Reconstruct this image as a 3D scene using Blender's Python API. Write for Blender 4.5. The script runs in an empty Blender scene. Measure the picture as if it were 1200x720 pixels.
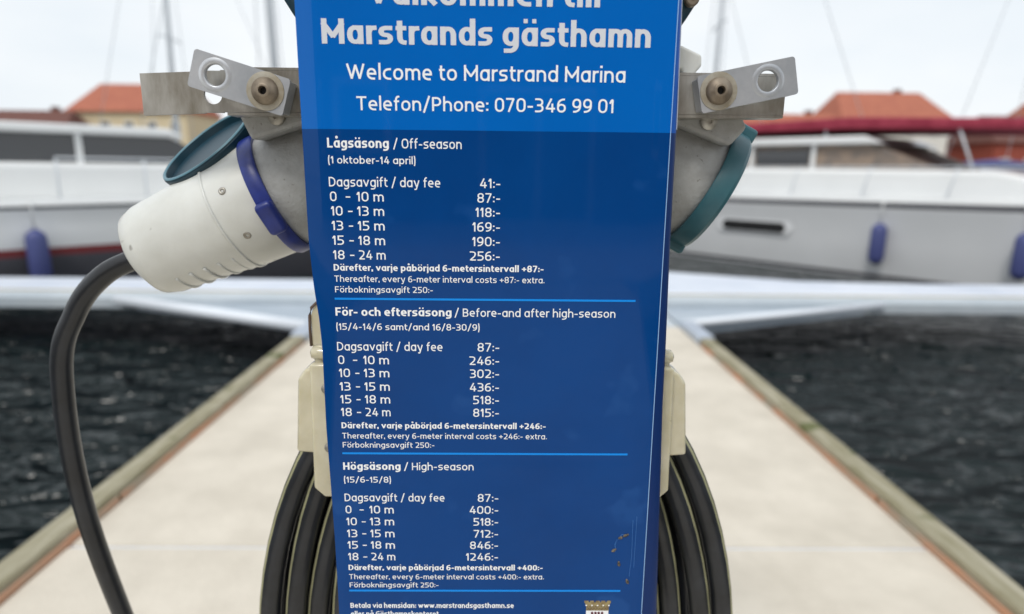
import bpy, bmesh, math, random
from mathutils import Vector, Matrix
random.seed(7)
PI = math.pi
C = bpy.context.scene.collection
SC = bpy.context.scene

# ------------------------------------------------------------------ camera
def cam_matrix(yaw, pitch, roll, loc):
    cy, sy = math.cos(yaw), math.sin(yaw)
    f = Vector((sy, cy, 0)); r = Vector((cy, -sy, 0)); u = Vector((0, 0, 1))
    f2 = f*math.cos(pitch) - u*math.sin(pitch); u2 = u*math.cos(pitch) + f*math.sin(pitch)
    r3 = r*math.cos(roll) + u2*math.sin(roll); u3 = u2*math.cos(roll) - r*math.sin(roll)
    m = Matrix((r3, u3, -f2)).transposed().to_4x4(); m.translation = loc
    return m
cd = bpy.data.cameras.new('camera'); cam = bpy.data.objects.new('camera', cd); C.objects.link(cam)
cam.matrix_world = cam_matrix(math.radians(.796), math.radians(12.13), math.radians(.597), Vector((0, -.45, 1.1)))
cd.sensor_width = 36; cd.lens = 36*739/1200
cd.clip_start = .01; cd.clip_end = 2000
cd.dof.use_dof = True; cd.dof.focus_distance = .462; cd.dof.aperture_fstop = 3.6; cd.dof.aperture_blades = 0
SC.camera = cam

# ------------------------------------------------------------------ world, sun, exposure
SUN_EL, SUN_AZ = math.radians(52), math.radians(205)      # azimuth clockwise from +Y: behind the camera, a little left
w = bpy.data.worlds.new('World'); SC.world = w; w.use_nodes = True
nt = w.node_tree; N = nt.nodes; L = nt.links; N.clear()
out = N.new('ShaderNodeOutputWorld'); bg = N.new('ShaderNodeBackground'); bg.inputs[1].default_value = .1
sky = N.new('ShaderNodeTexSky'); sky.sky_type = 'NISHITA'; sky.sun_disc = False
sky.sun_elevation = SUN_EL; sky.sun_rotation = SUN_AZ; sky.dust_density = 2
tc = N.new('ShaderNodeTexCoord'); mp = N.new('ShaderNodeMapping'); mp.inputs['Scale'].default_value = (1, 1, 2.6)
nz = N.new('ShaderNodeTexNoise'); nz.inputs['Scale'].default_value = 2.2; nz.inputs['Detail'].default_value = 5
cr = N.new('ShaderNodeValToRGB')
cr.color_ramp.elements[0].position = .3; cr.color_ramp.elements[0].color = (.80, .865, .92, 1)
cr.color_ramp.elements[1].position = .7; cr.color_ramp.elements[1].color = (.97, .99, 1.0, 1)
sc_ = N.new('ShaderNodeVectorMath'); sc_.operation = 'SCALE'; sc_.inputs['Scale'].default_value = 10.3
mx = N.new('ShaderNodeMix'); mx.data_type = 'RGBA'; mx.inputs[0].default_value = .92
L.new(tc.outputs['Generated'], mp.inputs[0]); L.new(mp.outputs[0], nz.inputs[0]); L.new(nz.outputs[0], cr.inputs[0])
L.new(cr.outputs[0], sc_.inputs[0]); L.new(sky.outputs[0], mx.inputs[6]); L.new(sc_.outputs[0], mx.inputs[7])
L.new(mx.outputs[2], bg.inputs[0]); L.new(bg.outputs[0], out.inputs[0])
sd = bpy.data.lights.new('sun', 'SUN'); sd.energy = 1.5; sd.angle = math.radians(14); sd.color = (1, .96, .9)
so = bpy.data.objects.new('sun', sd); C.objects.link(so)
dirv = Vector((math.sin(SUN_AZ)*math.cos(SUN_EL), math.cos(SUN_AZ)*math.cos(SUN_EL), math.sin(SUN_EL)))
so.rotation_euler = dirv.to_track_quat('Z', 'Y').to_euler(); so.location = (0, -5, 8)
SC.view_settings.view_transform = 'Standard'; SC.view_settings.look = 'None'
SC.view_settings.exposure = 0.07; SC.view_settings.gamma = 1

# ------------------------------------------------------------------ materials
def lin(c):
    return tuple((x/255/12.92 if x/255 <= .04045 else ((x/255+.055)/1.055)**2.4) for x in c)
def mat(name, rgb, rough=.5, metal=0, spec=.5, var=0, vscale=8, rgb2=None, bump=0, bscale=60, coat=0, trans=0, sss=0, spots=None, vstretch=None, rvar=0, bstretch=None):
    m = bpy.data.materials.new(name); m.use_nodes = True
    n = m.node_tree.nodes; l = m.node_tree.links; b = n['Principled BSDF']
    c1 = lin(rgb); b.inputs['Base Color'].default_value = (*c1, 1)
    b.inputs['Roughness'].default_value = rough; b.inputs['Metallic'].default_value = metal
    b.inputs['Specular IOR Level'].default_value = spec
    b.inputs['Coat Weight'].default_value = coat; b.inputs['Coat Roughness'].default_value = .04
    b.inputs['Transmission Weight'].default_value = trans
    if sss:
        b.inputs['Subsurface Weight'].default_value = sss; b.inputs['Subsurface Radius'].default_value = (.01, .009, .006); b.inputs['Subsurface Scale'].default_value = .6
    tc = n.new('ShaderNodeTexCoord')
    last = None
    if var or rgb2:
        c2 = lin(rgb2) if rgb2 else tuple(x*(1-var) for x in c1)
        mp = n.new('ShaderNodeMapping')
        if vstretch: mp.inputs['Scale'].default_value = vstretch
        t = n.new('ShaderNodeTexNoise'); t.inputs['Scale'].default_value = vscale; t.inputs['Detail'].default_value = 7; t.inputs['Roughness'].default_value = .6
        r = n.new('ShaderNodeValToRGB'); r.color_ramp.elements[0].position = .35; r.color_ramp.elements[1].position = .65
        r.color_ramp.elements[0].color = (*c1, 1); r.color_ramp.elements[1].color = (*c2, 1)
        l.new(tc.outputs['Object'], mp.inputs[0]); l.new(mp.outputs[0], t.inputs[0]); l.new(t.outputs[0], r.inputs[0]); last = r.outputs[0]
        if rvar:
            mr = n.new('ShaderNodeMapRange'); mr.inputs[3].default_value = max(0, rough-rvar); mr.inputs[4].default_value = rough+rvar
            l.new(t.outputs[0], mr.inputs[0]); l.new(mr.outputs[0], b.inputs['Roughness'])
    if spots:                                  # (colour, scale, threshold)
        t2 = n.new('ShaderNodeTexNoise'); t2.inputs['Scale'].default_value = spots[1]; t2.inputs['Detail'].default_value = 3
        r2 = n.new('ShaderNodeValToRGB'); r2.color_ramp.elements[0].position = spots[2]; r2.color_ramp.elements[1].position = min(1, spots[2]+.05)
        r2.color_ramp.elements[0].color = (0, 0, 0, 1); r2.color_ramp.elements[1].color = (1, 1, 1, 1)
        mm = n.new('ShaderNodeMix'); mm.data_type = 'RGBA'
        l.new(tc.outputs['Object'], t2.inputs[0]); l.new(t2.outputs[0], r2.inputs[0]); l.new(r2.outputs[0], mm.inputs[0])
        if last: l.new(last, mm.inputs[6])
        else: mm.inputs[6].default_value = (*c1, 1)
        mm.inputs[7].default_value = (*lin(spots[0]), 1); last = mm.outputs[2]
    if last: l.new(last, b.inputs['Base Color'])
    if bump:
        mp3 = n.new('ShaderNodeMapping')
        if bstretch: mp3.inputs['Scale'].default_value = bstretch
        t3 = n.new('ShaderNodeTexNoise'); t3.inputs['Scale'].default_value = bscale; t3.inputs['Detail'].default_value = 5
        bp = n.new('ShaderNodeBump'); bp.inputs['Strength'].default_value = 1; bp.inputs['Distance'].default_value = bump
        l.new(tc.outputs['Object'], mp3.inputs[0]); l.new(mp3.outputs[0], t3.inputs[0]); l.new(t3.outputs[0], bp.inputs['Height']); l.new(bp.outputs[0], b.inputs['Normal'])
    return m
M = {}
M['navy'] = mat('navy_print', (0, 61, 126), .3, spec=.06, rgb2=(0, 66, 134), vscale=9, bump=.00022, bscale=9, bstretch=(1, 1, .5), coat=.34, spots=((16, 72, 138), 17, .61))
M['azure'] = mat('azure_print', (0, 98, 186), .3, spec=.06, rgb2=(0, 102, 192), vscale=7, bump=.00022, bscale=9, bstretch=(1, 1, .5), coat=.34)
M['side_azure'] = mat('side_azure', (16, 82, 172), .35, spec=.2, rgb2=(22, 88, 180), vscale=20)
M['side_blue'] = mat('side_blue', (12, 44, 98), .35, spec=.2, rgb2=(18, 50, 108), vscale=20, vstretch=(1, 1, .1), bump=.00006, bscale=40)
M['core'] = mat('board_edge_white', (215, 222, 230), .5)
M['print_white'] = mat('print_white', (246, 249, 252), .3, spec=.3)
M['print_grey'] = mat('print_pale_grey', (216, 220, 228), .3, spec=.3)
M['rule'] = mat('rule_blue', (0, 140, 236), .3, spec=.3)
M['line'] = mat('line_pale_blue', (150, 190, 232), .3)
M['crown'] = mat('crown_tan', (165, 150, 105), .5, rgb2=(120, 100, 70), vscale=260)
M['crown_dark'] = mat('crown_dark', (50, 40, 35), .5)
M['maroon'] = mat('maroon_print', (95, 20, 45), .5)
M['fleck'] = mat('fleck_brown', (132, 122, 108), .6, rgb2=(40, 36, 34), vscale=500, bump=.0004, bscale=900)
M['scratch'] = mat('scratch', (60, 120, 190), .6)
M['steel'] = mat('stainless_plate', (208, 211, 215), .34, metal=.5, rgb2=(172, 177, 183), vscale=22, bump=.00012, bscale=160, rvar=.12, spots=((120, 112, 100), 90, .69))
M['steel_old'] = mat('weathered_steel', (192, 190, 184), .38, metal=.55, rgb2=(136, 130, 118), vscale=20, vstretch=(2.5, 1, .8), bump=.0001, bscale=200, rvar=.1)
M['bronze'] = mat('stained_washer', (150, 138, 122), .5, metal=.5, rgb2=(104, 92, 78), vscale=60, bump=.0001, bscale=300)
M['stain'] = mat('rust_stained_ring', (186, 182, 170), .5, metal=.6, rgb2=(158, 148, 128), vscale=80)
M['dark'] = mat('dark_recess', (12, 12, 14), .6)
M['greyplast'] = mat('grey_textured_plastic', (172, 174, 174), .55, rgb2=(160, 161, 160), vscale=120, bump=.0006, bscale=420, spots=((140, 140, 136), 300, .66))
M['white_plug'] = mat('white_plug_plastic', (222, 224, 220), .33, rgb2=(205, 206, 200), vscale=14, sss=.1, spots=((112, 108, 102), 40, .67), coat=.15)
M['bluering'] = mat('blue_ring_plastic', (36, 54, 136), .38, rgb2=(26, 40, 106), vscale=50, bump=.0001, bscale=200)
M['teal'] = mat('teal_plastic', (56, 102, 112), .4, rgb2=(46, 90, 102), vscale=30, bump=.0001, bscale=250)
M['teal_dark'] = mat('dark_teal_plastic', (14, 56, 72), .4, rgb2=(12, 48, 62), vscale=20, bump=.0001, bscale=200)
M['teal_rim'] = mat('teal_lid_rim', (84, 128, 144), .4)
M['cream'] = mat('cream_plastic', (212, 206, 184), .2, rgb2=(196, 189, 162), vscale=30, sss=.6, bump=.0001, bscale=120, spots=((130, 110, 80), 160, .72), coat=.7)
M['brown'] = mat('brown_edge', (96, 78, 66), .5)
M['rubber'] = mat('black_rubber', (40, 43, 49), .3, rgb2=(28, 30, 34), vscale=30, bump=.0002, bscale=120)
M['stripe'] = mat('hose_stripe', (166, 164, 128), .45, rgb2=(134, 133, 104), vscale=30)
M['column'] = mat('grey_column', (150, 152, 152), .5, var=.1)
M['concrete'] = mat('pier_concrete', (212, 204, 190), .8, rgb2=(196, 188, 174), vscale=4.2, bump=.003, bscale=50, spots=((188, 181, 166), 90, .68))
M['timber'] = mat('weathered_timber', (168, 162, 142), .8, rgb2=(132, 126, 98), vscale=5, vstretch=(8, 1, 8), bump=.004, bscale=30, bstretch=(6, .6, 6), spots=((96, 100, 60), 6, .62))
M['rust'] = mat('rusty_strip', (190, 132, 98), .7, rgb2=(150, 142, 126), vscale=4)
M['galv'] = mat('galvanised', (190, 200, 214), .4, metal=.5, var=.15)
M['pontoon'] = mat('pale_pontoon', (190, 198, 204), .6, rgb2=(172, 182, 190), vscale=1.5)
M['pontoon_white'] = mat('white_pontoon_band', (216, 222, 232), .5, rgb2=(198, 206, 220), vscale=1.2)
M['gusset'] = mat('gusset_grey', (158, 170, 182), .5, rgb2=(176, 186, 196), vscale=2)
M['yellow'] = mat('yellowed_rubbing_strip', (170, 156, 120), .7)
M['white_tube'] = mat('white_painted_tube', (226, 232, 240), .35)
M['gel'] = mat('white_gelcoat', (236, 238, 238), .22, var=.05, vscale=1.2, coat=.3)
M['gel_grey'] = mat('pale_grey_gelcoat', (224, 226, 228), .25, var=.05, vscale=1.2, coat=.3)
M['charcoal_hull'] = mat('charcoal_hull', (78, 78, 84), .3, coat=.3, var=.1)
M['redstripe'] = mat('red_stripe', (120, 44, 48), .5)
M['canopy'] = mat('dark_red_canvas', (138, 34, 58), .8, rgb2=(164, 58, 78), vscale=6)
M['glass'] = mat('smoked_glass', (60, 62, 66), .08, spec=.8)
M['interior'] = mat('cabin_interior_tan', (150, 132, 116), .7, rgb2=(110, 104, 100), vscale=5)
M['navystrap'] = mat('navy_stripe', (70, 78, 130), .5)
M['alu'] = mat('mast_aluminium', (206, 212, 218), .5, metal=0)
M['wire'] = mat('rigging_wire', (190, 196, 202), .5, metal=0)
M['wallc'] = [mat('house_wall_%s' % k, c, .8, var=.08) for k, c in (('white', (226, 222, 214)), ('cream', (218, 202, 168)), ('ochre', (206, 164, 112)), ('pink', (214, 176, 160)), ('red', (150, 72, 56)))]
M['roof'] = mat('orange_tiles', (176, 108, 84), .85, rgb2=(158, 92, 74), vscale=2, bump=.03, bscale=6)
M['roof2'] = mat('dark_tiles', (110, 72, 64), .85, var=.2, vscale=2)
M['rock'] = mat('shore_rock', (128, 120, 112), .9, rgb2=(96, 98, 84), vscale=.3, bump=.3, bscale=.6)
M['green'] = mat('shrub_green', (62, 78, 44), .9, rgb2=(44, 60, 34), vscale=1)

# ------------------------------------------------------------------ helpers
def obj(name, bm, mats, parent=None, smooth=False, loc=None):
    me = bpy.data.meshes.new(name); bm.normal_update(); bm.to_mesh(me); bm.free()
    if smooth:
        for p in me.polygons: p.use_smooth = True
    for m in (mats if isinstance(mats, (list, tuple)) else [mats]): me.materials.append(m)
    o = bpy.data.objects.new(name, me); C.objects.link(o)
    if loc: o.location = loc
    if parent: o.parent = parent
    return o
def smooth_by_angle(o, deg=35):
    me = o.data
    bm = bmesh.new(); bm.from_mesh(me); bm.normal_update()
    for e in bm.edges:
        e.smooth = not (len(e.link_faces) == 2 and e.calc_face_angle(0) > math.radians(deg))
    for f in bm.faces: f.smooth = True
    bm.to_mesh(me); bm.free()
    return o
def thing(name, label, cat, loc=(0, 0, 0), group=None, rot=(0, 0, 0)):
    o = bpy.data.objects.new(name, None); C.objects.link(o); o.location = loc; o.rotation_euler = rot
    o['label'] = label; o['category'] = cat; o.empty_display_size = .05
    if group: o['group'] = group
    return o
def tag(o, label, cat, group=None):
    o['label'] = label; o['category'] = cat
    if group: o['group'] = group
    return o
def struct(o): o['kind'] = 'structure'; return o
def box(bm, c, s, rot=None, bev=0, mi=0, seg=2):
    t = bmesh.new(); bmesh.ops.create_cube(t, size=1)
    for v in t.verts: v.co = Vector((v.co.x*s[0], v.co.y*s[1], v.co.z*s[2]))
    if bev: bmesh.ops.bevel(t, geom=t.edges[:], offset=bev, segments=seg, affect='EDGES', profile=.5)
    m = Matrix.Translation(c)
    if rot is not None: m = m @ rot
    t.transform(m); merge(bm, t, mi); return bm
def merge(bm, t, mi=None):
    vs = [bm.verts.new(v.co) for v in t.verts]; t.verts.index_update()
    for f in t.faces:
        nf = bm.faces.new([vs[v.index] for v in f.verts]); nf.material_index = f.material_index if mi is None else mi
    t.free()
def prism(bm, pts, y0, y1, bev=0, mi=0, seg=2):
    """polygon pts (x,z) extruded from y0 (front) to y1"""
    t = bmesh.new()
    a = [t.verts.new((p[0], y0, p[1])) for p in pts]; b = [t.verts.new((p[0], y1, p[1])) for p in pts]
    t.faces.new(a); t.faces.new(b[::-1]); n = len(pts)
    for i in range(n): t.faces.new((a[i], b[i], b[(i+1) % n], a[(i+1) % n]))
    bmesh.ops.recalc_face_normals(t, faces=t.faces[:])
    if bev: bmesh.ops.bevel(t, geom=t.edges[:], offset=bev, segments=seg, affect='EDGES', profile=.5)
    merge(bm, t, mi)
def frame_of(a):
    a = Vector(a).normalized(); h = Vector((0, 0, 1)) if abs(a.z) < .9 else Vector((1, 0, 0))
    u = a.cross(h).normalized(); v = a.cross(u).normalized(); return a, u, v
def lathe(bm, o, a, prof, n=48, mi=0):
    o = Vector(o); a, u, v = frame_of(a); rings = []
    for t, r in prof:
        if r < 1e-6: rings.append([bm.verts.new(o + a*t)])
        else: rings.append([bm.verts.new(o + a*t + (u*math.cos(2*PI*k/n) + v*math.sin(2*PI*k/n))*r) for k in range(n)])
    for A, B in zip(rings, rings[1:]):
        for k in range(n):
            k2 = (k+1) % n
            if len(A) == 1 and len(B) == 1: continue
            if len(A) == 1: f = bm.faces.new((A[0], B[k2], B[k]))
            elif len(B) == 1: f = bm.faces.new((A[k], A[k2], B[0]))
            else: f = bm.faces.new((A[k], A[k2], B[k2], B[k]))
            f.material_index = mi
def tube(bm, pts, r, n=10, closed=False, mi=0, up=None, stripe=None, caps=True):
    pts = [Vector(p) for p in pts]; rings = []; m = len(pts)
    for i, p in enumerate(pts):
        if closed: d = pts[(i+1) % m] - pts[i-1]
        else: d = pts[min(i+1, m-1)] - pts[max(i-1, 0)]
        d.normalize(); U = Vector(up) if up else (Vector((0, 0, 1)) if abs(d.z) < .9 else Vector((1, 0, 0)))
        u = (U - d*U.dot(d)).normalized(); v = d.cross(u)
        rr = r[i] if isinstance(r, list) else r
        rings.append([bm.verts.new(p + (u*math.cos(2*PI*k/n) + v*math.sin(2*PI*k/n))*rr) for k in range(n)])
    for i in range(m if closed else m-1):
        A, B = rings[i], rings[(i+1) % m]
        for k in range(n):
            f = bm.faces.new((A[k], A[(k+1) % n], B[(k+1) % n], B[k])); f.material_index = mi
            if stripe is not None and k == stripe: f.material_index = mi+1
    if caps and not closed:
        bm.faces.new(rings[0][::-1]).material_index = mi; bm.faces.new(rings[-1]).material_index = mi
def nb(): return bmesh.new()
def spline(p, k=8):
    p = [Vector(q) for q in p]; o_ = []
    for i in range(len(p)-1):
        a, b_, c, d = p[max(i-1, 0)], p[i], p[i+1], p[min(i+2, len(p)-1)]
        for j in range(k):
            t = j/k; o_.append(.5*((2*b_) + (c-a)*t + (2*a-5*b_+4*c-d)*t*t + (3*b_-a-3*c+d)*t**3))
    return o_ + [p[-1]]

# ================================================================== SETTING
# water
bm = nb()
S = 400
vs = [bm.verts.new(p) for p in ((-S, -S/4, -.45), (S, -S/4, -.45), (S, S, -.45), (-S, S, -.45))]; bm.faces.new(vs)
wm = bpy.data.materials.new('harbour_water'); wm.use_nodes = True
n = wm.node_tree.nodes; l = wm.node_tree.links; b = n['Principled BSDF']
b.inputs['Base Color'].default_value = (.006, .013, .014, 1); b.inputs['Roughness'].default_value = .04; b.inputs['IOR'].default_value = 1.33
tcn = n.new('ShaderNodeTexCoord'); mpn = n.new('ShaderNodeMapping'); mpn.inputs['Scale'].default_value = (1.0, 1.9, 1)
n1 = n.new('ShaderNodeTexNoise'); n1.inputs['Scale'].default_value = 2.4; n1.inputs['Detail'].default_value = 2; n1.inputs['Distortion'].default_value = .6
bpn = n.new('ShaderNodeBump'); bpn.inputs['Distance'].default_value = .38; bpn.inputs['Strength'].default_value = 1
l.new(tcn.outputs['Object'], mpn.inputs[0]); l.new(mpn.outputs[0], n1.inputs[0]); l.new(n1.outputs[0], bpn.inputs['Height']); l.new(bpn.outputs[0], b.inputs['Normal'])
struct(obj('water', bm, wm))
# seabed far shore ground
bm = nb(); nx, ny = 60, 14
G = [[None]*(ny+1) for _ in range(nx+1)]
def shore_z(x, y):
    t = (y-52)/40
    return -.9 + 5.2*max(0, min(1, t))**.8 + .5*math.sin(x*.21)*math.cos(y*.17) + .25*math.sin(x*.9+y*.5)
for i in range(nx+1):
    for j in range(ny+1):
        x = -150 + i*5; y = 52 + j*4.5
        G[i][j] = bm.verts.new((x, y, shore_z(x, y)))
for i in range(nx):
    for j in range(ny): bm.faces.new((G[i][j], G[i+1][j], G[i+1][j+1], G[i][j+1]))
struct(obj('far_shore_ground', bm, M['rock'], smooth=True))
# pier: deck slabs with a transverse joint
pier_y = [(-6, -1.8), (-1.79, 1.24), (1.252, 4.02)]
bm = nb(); box(bm, (0, -.985, -.29), (2.5, 9.9, .5)); pier_base = struct(obj('pier', bm, M['gusset']))
for y0, y1 in pier_y:
    bm = nb(); box(bm, (0, (y0+y1)/2, -.02), (2.57, y1-y0, .04), bev=.004, seg=1); obj('deck_slab', bm, M['concrete'], pier_base)
bm = nb(); box(bm, (0, 1.246, -.008), (2.57, .011, .004)); obj('joint_filler', bm, M['pontoon_white'], pier_base)
for sx in (-1, 1):
    for y0, y1 in ((-5.9, -2.5), (-2.49, .4), (.41, 2.35), (2.36, 3.55)):
        bm = nb(); box(bm, (sx*1.338, (y0+y1)/2, -.02), (.08, y1-y0, .12), bev=.008); obj('timber_kerb', bm, M['timber'], pier_base)
    for y0, y1 in ((-5.9, 1.5), (1.52, 3.5)):
        bm = nb(); box(bm, (sx*1.2895, (y0+y1)/2, -.005), (.010, y1-y0, .045)); obj('rusty_steel_strip', bm, M['rust'], pier_base)
    bm = nb(); box(bm, (sx*1.345, 3.8, -.015), (.11, .46, .12), bev=.01); obj('galvanised_corner_plate', bm, M['galv'], pier_base)
bm = nb(); box(bm, (0, -25.95, -.6), (120, 40, 1.2)); struct(obj('quay', bm, M['concrete']))  # unseen ground added under the building that the sign mirrors
# cross pontoon at the pier's end
cp = struct(obj('cross_pontoon', (lambda b_: (box(b_, (0, 5.14, -.06), (11, .30, .1), bev=.01), b_)[1])(nb()), M['pontoon']))
bm = nb(); box(bm, (0, 5.31, -.055), (11, .04, .1), bev=.008); obj('rubbing_strip', bm, M['yellow'], cp)
bm = nb(); box(bm, (0, 5.66, -.07), (11, .64, .14), bev=.04, seg=4); obj('white_float', bm, M['pontoon_white'], cp)
bm = nb(); box(bm, (0, 4.505, -.05), (2.6, .95, .08)); obj('end_plate', bm, M['pontoon'], cp)
bm = nb()
q = [(.4, 5.99), (5.4, 5.99), (3.2, 6.25), (.4, 7.5)]  # invented white slab, shaped like the pale hull reflections on the water
a = [bm.verts.new((x, y, -.03)) for x, y in q]; bb = [bm.verts.new((x, y, -.15)) for x, y in q]
bm.faces.new(a); bm.faces.new(bb[::-1])
for i in range(4): bm.faces.new((a[i], bb[i], bb[(i+1) % 4], a[(i+1) % 4]))
bmesh.ops.recalc_face_normals(bm, faces=bm.faces[:]); obj('reflection_float', bm, M['pontoon_white'], cp)
for sx in (-1, 1):
    bm = nb()
    pts = [(sx*1.38, 4.22), (sx*1.38, 4.985), (sx*3.2, 4.985)]
    a = [bm.verts.new((x, y, -.06)) for x, y in pts]; bb = [bm.verts.new((x, y, -.12)) for x, y in pts]
    bm.faces.new(a); bm.faces.new(bb[::-1])
    for i in range(3): bm.faces.new((a[i], bb[i], bb[(i+1) % 3], a[(i+1) % 3]))
    bmesh.ops.recalc_face_normals(bm, faces=bm.faces[:]); obj('gusset_plate', bm, M['gusset'], cp)
    bm = nb(); tube(bm, [(sx*1.36, 3.98 if sx < 0 else 4.18, -.02), (sx*3.35, 4.95, -.02)], .046 if sx < 0 else .03, n=14); obj('brace_tube', bm, M['white_tube'], cp, smooth=True)

# ================================================================== BOATS
def hull_mesh(bm, Lx, B, zlev, bow, mats):
    """hull along local +X (bow at +X end), near side at y=0 growing to y=B; zlev = [(z, inset, material)]"""
    ns = 28; cols = []
    for i in range(ns+1):
        s = i/ns; x = s*Lx
        k = 1 if s < 1-bow else max(0, 1-((s-(1-bow))/bow)**2.2)
        k *= 1 - .06*(1-min(1, s/.25))
        cols.append((x, k, s))
    near, far = [], []
    for x, k, s in cols:
        rn, rf = [], []
        for z, ins, _ in zlev:
            hw = B/2*k; sheer = .12*s*s*(z+.45)
            hw = max(.01, hw - ins*(.3+.7*k)); xx = x + (z+.45)*.35*(s**6)
            rn.append(bm.verts.new((xx, B/2-hw, z+sheer))); rf.append(bm.verts.new((xx, B/2+hw, z+sheer)))
        near.append(rn); far.append(rf)
    for i in range(ns):
        for j in range(len(zlev)-1):
            mi = zlev[j+1][2]
            bm.faces.new((near[i][j], near[i+1][j], near[i+1][j+1], near[i][j+1])).material_index = mi
            bm.faces.new((far[i][j], far[i][j+1], far[i+1][j+1], far[i+1][j])).material_index = mi
        bm.faces.new((near[i][-1], near[i+1][-1], far[i+1][-1], far[i][-1])).material_index = 0
    for e in (0, ns):
        for j in range(len(zlev)-1):
            bm.faces.new((near[e][j], near[e][j+1], far[e][j+1], far[e][j])).material_index = zlev[j+1][2]
    bmesh.ops.recalc_face_normals(bm, faces=bm.faces[:])
def place(o, p, d):
    o.location = (p[0], p[1], 0); o.rotation_euler = (0, 0, math.atan2(d[1], d[0]))
# right: white motor yacht. local x from far-left end to the bow at the right
mb = thing('motor_boat', 'white motor yacht with dark slot porthole and dark red canopy moored right of the pier', 'motor boat')
place(mb, (1.5, 13.72), (.63, -.78))
bm = nb(); hull_mesh(bm, 12.0, 3.4, [(-.6, .25, 0), (-.42, .16, 0), (-.36, .14, 1), (.1, .07, 0), (.55, .0, 0), (.60, -.02, 0), (.68, -.02, 1), (.74, .0, 2)], .4, None)
h = smooth_by_angle(obj('hull', bm, [M['gel_grey'], M['charcoal_hull'], M['gel']], mb))
def fenders(t, xs, y, rope_top):
    for x0 in xs:
        bm = nb(); lathe(bm, (x0, y, .42), (0, 0, -1), [(0, 0), (0, .03), (.05, .09), (.1, .105), (.5, .105), (.56, .09), (.6, .03), (.6, 0)], 20); fd = obj('fender', bm, M['navystrap'], t, smooth=True)
        bm = nb(); tube(bm, [(x0, y, .42), (x0, y+.02, .7), (x0+.03, y+.2, rope_top)], .012, 6); obj('fender_rope', bm, M['gel'], fd, smooth=True)
fenders(mb, (6.4, 8.1), -.08, .74)
bm = nb(); prism(bm, [(3.72, .12), (3.66, .23), (3.72, .34), (4.98, .34), (5.04, .23), (4.98, .12)], .032, .1, bev=.006); obj('porthole_rim', bm, M['gel_grey'], mb)
bm = nb(); prism(bm, [(3.82, .145), (3.76, .23), (3.82, .315), (4.88, .315), (4.94, .23), (4.88, .145)], .022, .1, bev=.004); obj('porthole', bm, M['dark'], mb)
bm = nb()
a = [(.6, .72), (9.3, .72), (7.6, 1.18), (.9, 1.22)]
prism(bm, a, .34, 3.05, bev=.08, seg=3); obj('deckhouse', bm, M['gel'], mb)
bm = nb(); prism(bm, [(1.0, 1.2), (6.9, 1.16), (5.9, 1.58), (1.2, 1.62)], .62, 2.8, bev=.02); obj('window_band', bm, M['interior'], mb)
for x0 in (1.6, 2.7, 3.9, 5.0):
    bm = nb(); box(bm, (x0, .6, 1.38), (.06, .05, .42)); obj('window_pillar', bm, M['gel'], mb)
for x0 in (2.15, 3.3, 4.45):
    bm = nb(); box(bm, (x0, .61, 1.38), (.95, .03, .26), bev=.01); obj('window', bm, M['glass'], mb)
bm = nb(); prism(bm, [(.9, 1.6), (6.1, 1.57), (5.8, 1.70), (1.0, 1.72)], .5, 2.9, bev=.03, seg=3); obj('cabin_roof', bm, M['gel'], mb)
bm = nb(); prism(bm, [(2.7, 1.82), (5.6, 1.80), (9.2, 1.66), (9.2, 1.76), (5.6, 1.98), (2.9, 1.96)], .45, 2.9, bev=.03, seg=3); obj('canopy', bm, M['canopy'], mb)
for x0, x1 in ((3.0, 3.2), (5.2, 5.2), (7.3, 7.0), (8.8, 8.6)):
    bm = nb(); tube(bm, [(x0, .55, 1.1 if x0 > 6 else 1.6), (x1, .5, 1.85)], .018, 8); obj('canopy_post', bm, M['alu'], mb, smooth=True)
for k in range(9):
    x0 = .5 + k*1.1
    bm = nb(); tube(bm, [(x0, .1, .72), (x0+.12, .1, 1.22)], .012, 6); obj('stanchion', bm, M['alu'], mb, smooth=True)
bm = nb(); tube(bm, [(.6+k*.55, .1, 1.22) for k in range(17)], .01, 6); obj('guard_rail', bm, M['alu'], mb, smooth=True)
bm = nb(); box(bm, (3.6, .09, .77), (.22, .1, .05), bev=.01); obj('deck_cleat', bm, M['charcoal_hull'], mb)
# (fenders on the far half of the left boat too)
lb = thing('motor_boat', 'motor boat with charcoal lower hull and thin red stripe moored left of the pier', 'motor boat')
place(lb, (-7.6, 4.66), (.757, .654))
bm = nb(); hull_mesh(bm, 10.5, 3.2, [(-.6, .2, 1), (-.3, .1, 1), (.10, .05, 1), (.12, .05, 2), (.19, .04, 2), (.4, .02, 0), (.62, .0, 0), (.66, -.02, 1), (.72, 0, 0)], .4, None)
smooth_by_angle(obj('hull', bm, [M['gel'], M['charcoal_hull'], M['redstripe']], lb))
bm = nb(); prism(bm, [(.4, .7), (7.2, .7), (6.0, 1.15), (.5, 1.15)], .4, 2.8, bev=.07, seg=3); obj('deckhouse', bm, M['gel'], lb)
bm = nb(); prism(bm, [(.7, 1.13), (5.5, 1.13), (4.7, 1.5), (.8, 1.5)], .6, 2.6, bev=.02); obj('window_band', bm, M['glass'], lb)
bm = nb(); prism(bm, [(.6, 1.49), (4.9, 1.49), (4.7, 1.6), (.7, 1.6)], .5, 2.7, bev=.03, seg=3); obj('cabin_roof', bm, M['gel'], lb)
fenders(lb, (1.2, 3.1), -.08, .72)
for x0 in (1.5, 2.6, 3.7):
    bm = nb(); box(bm, (x0, .59, 1.32), (.07, .05, .36)); obj('window_pillar', bm, M['gel'], lb)
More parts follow.
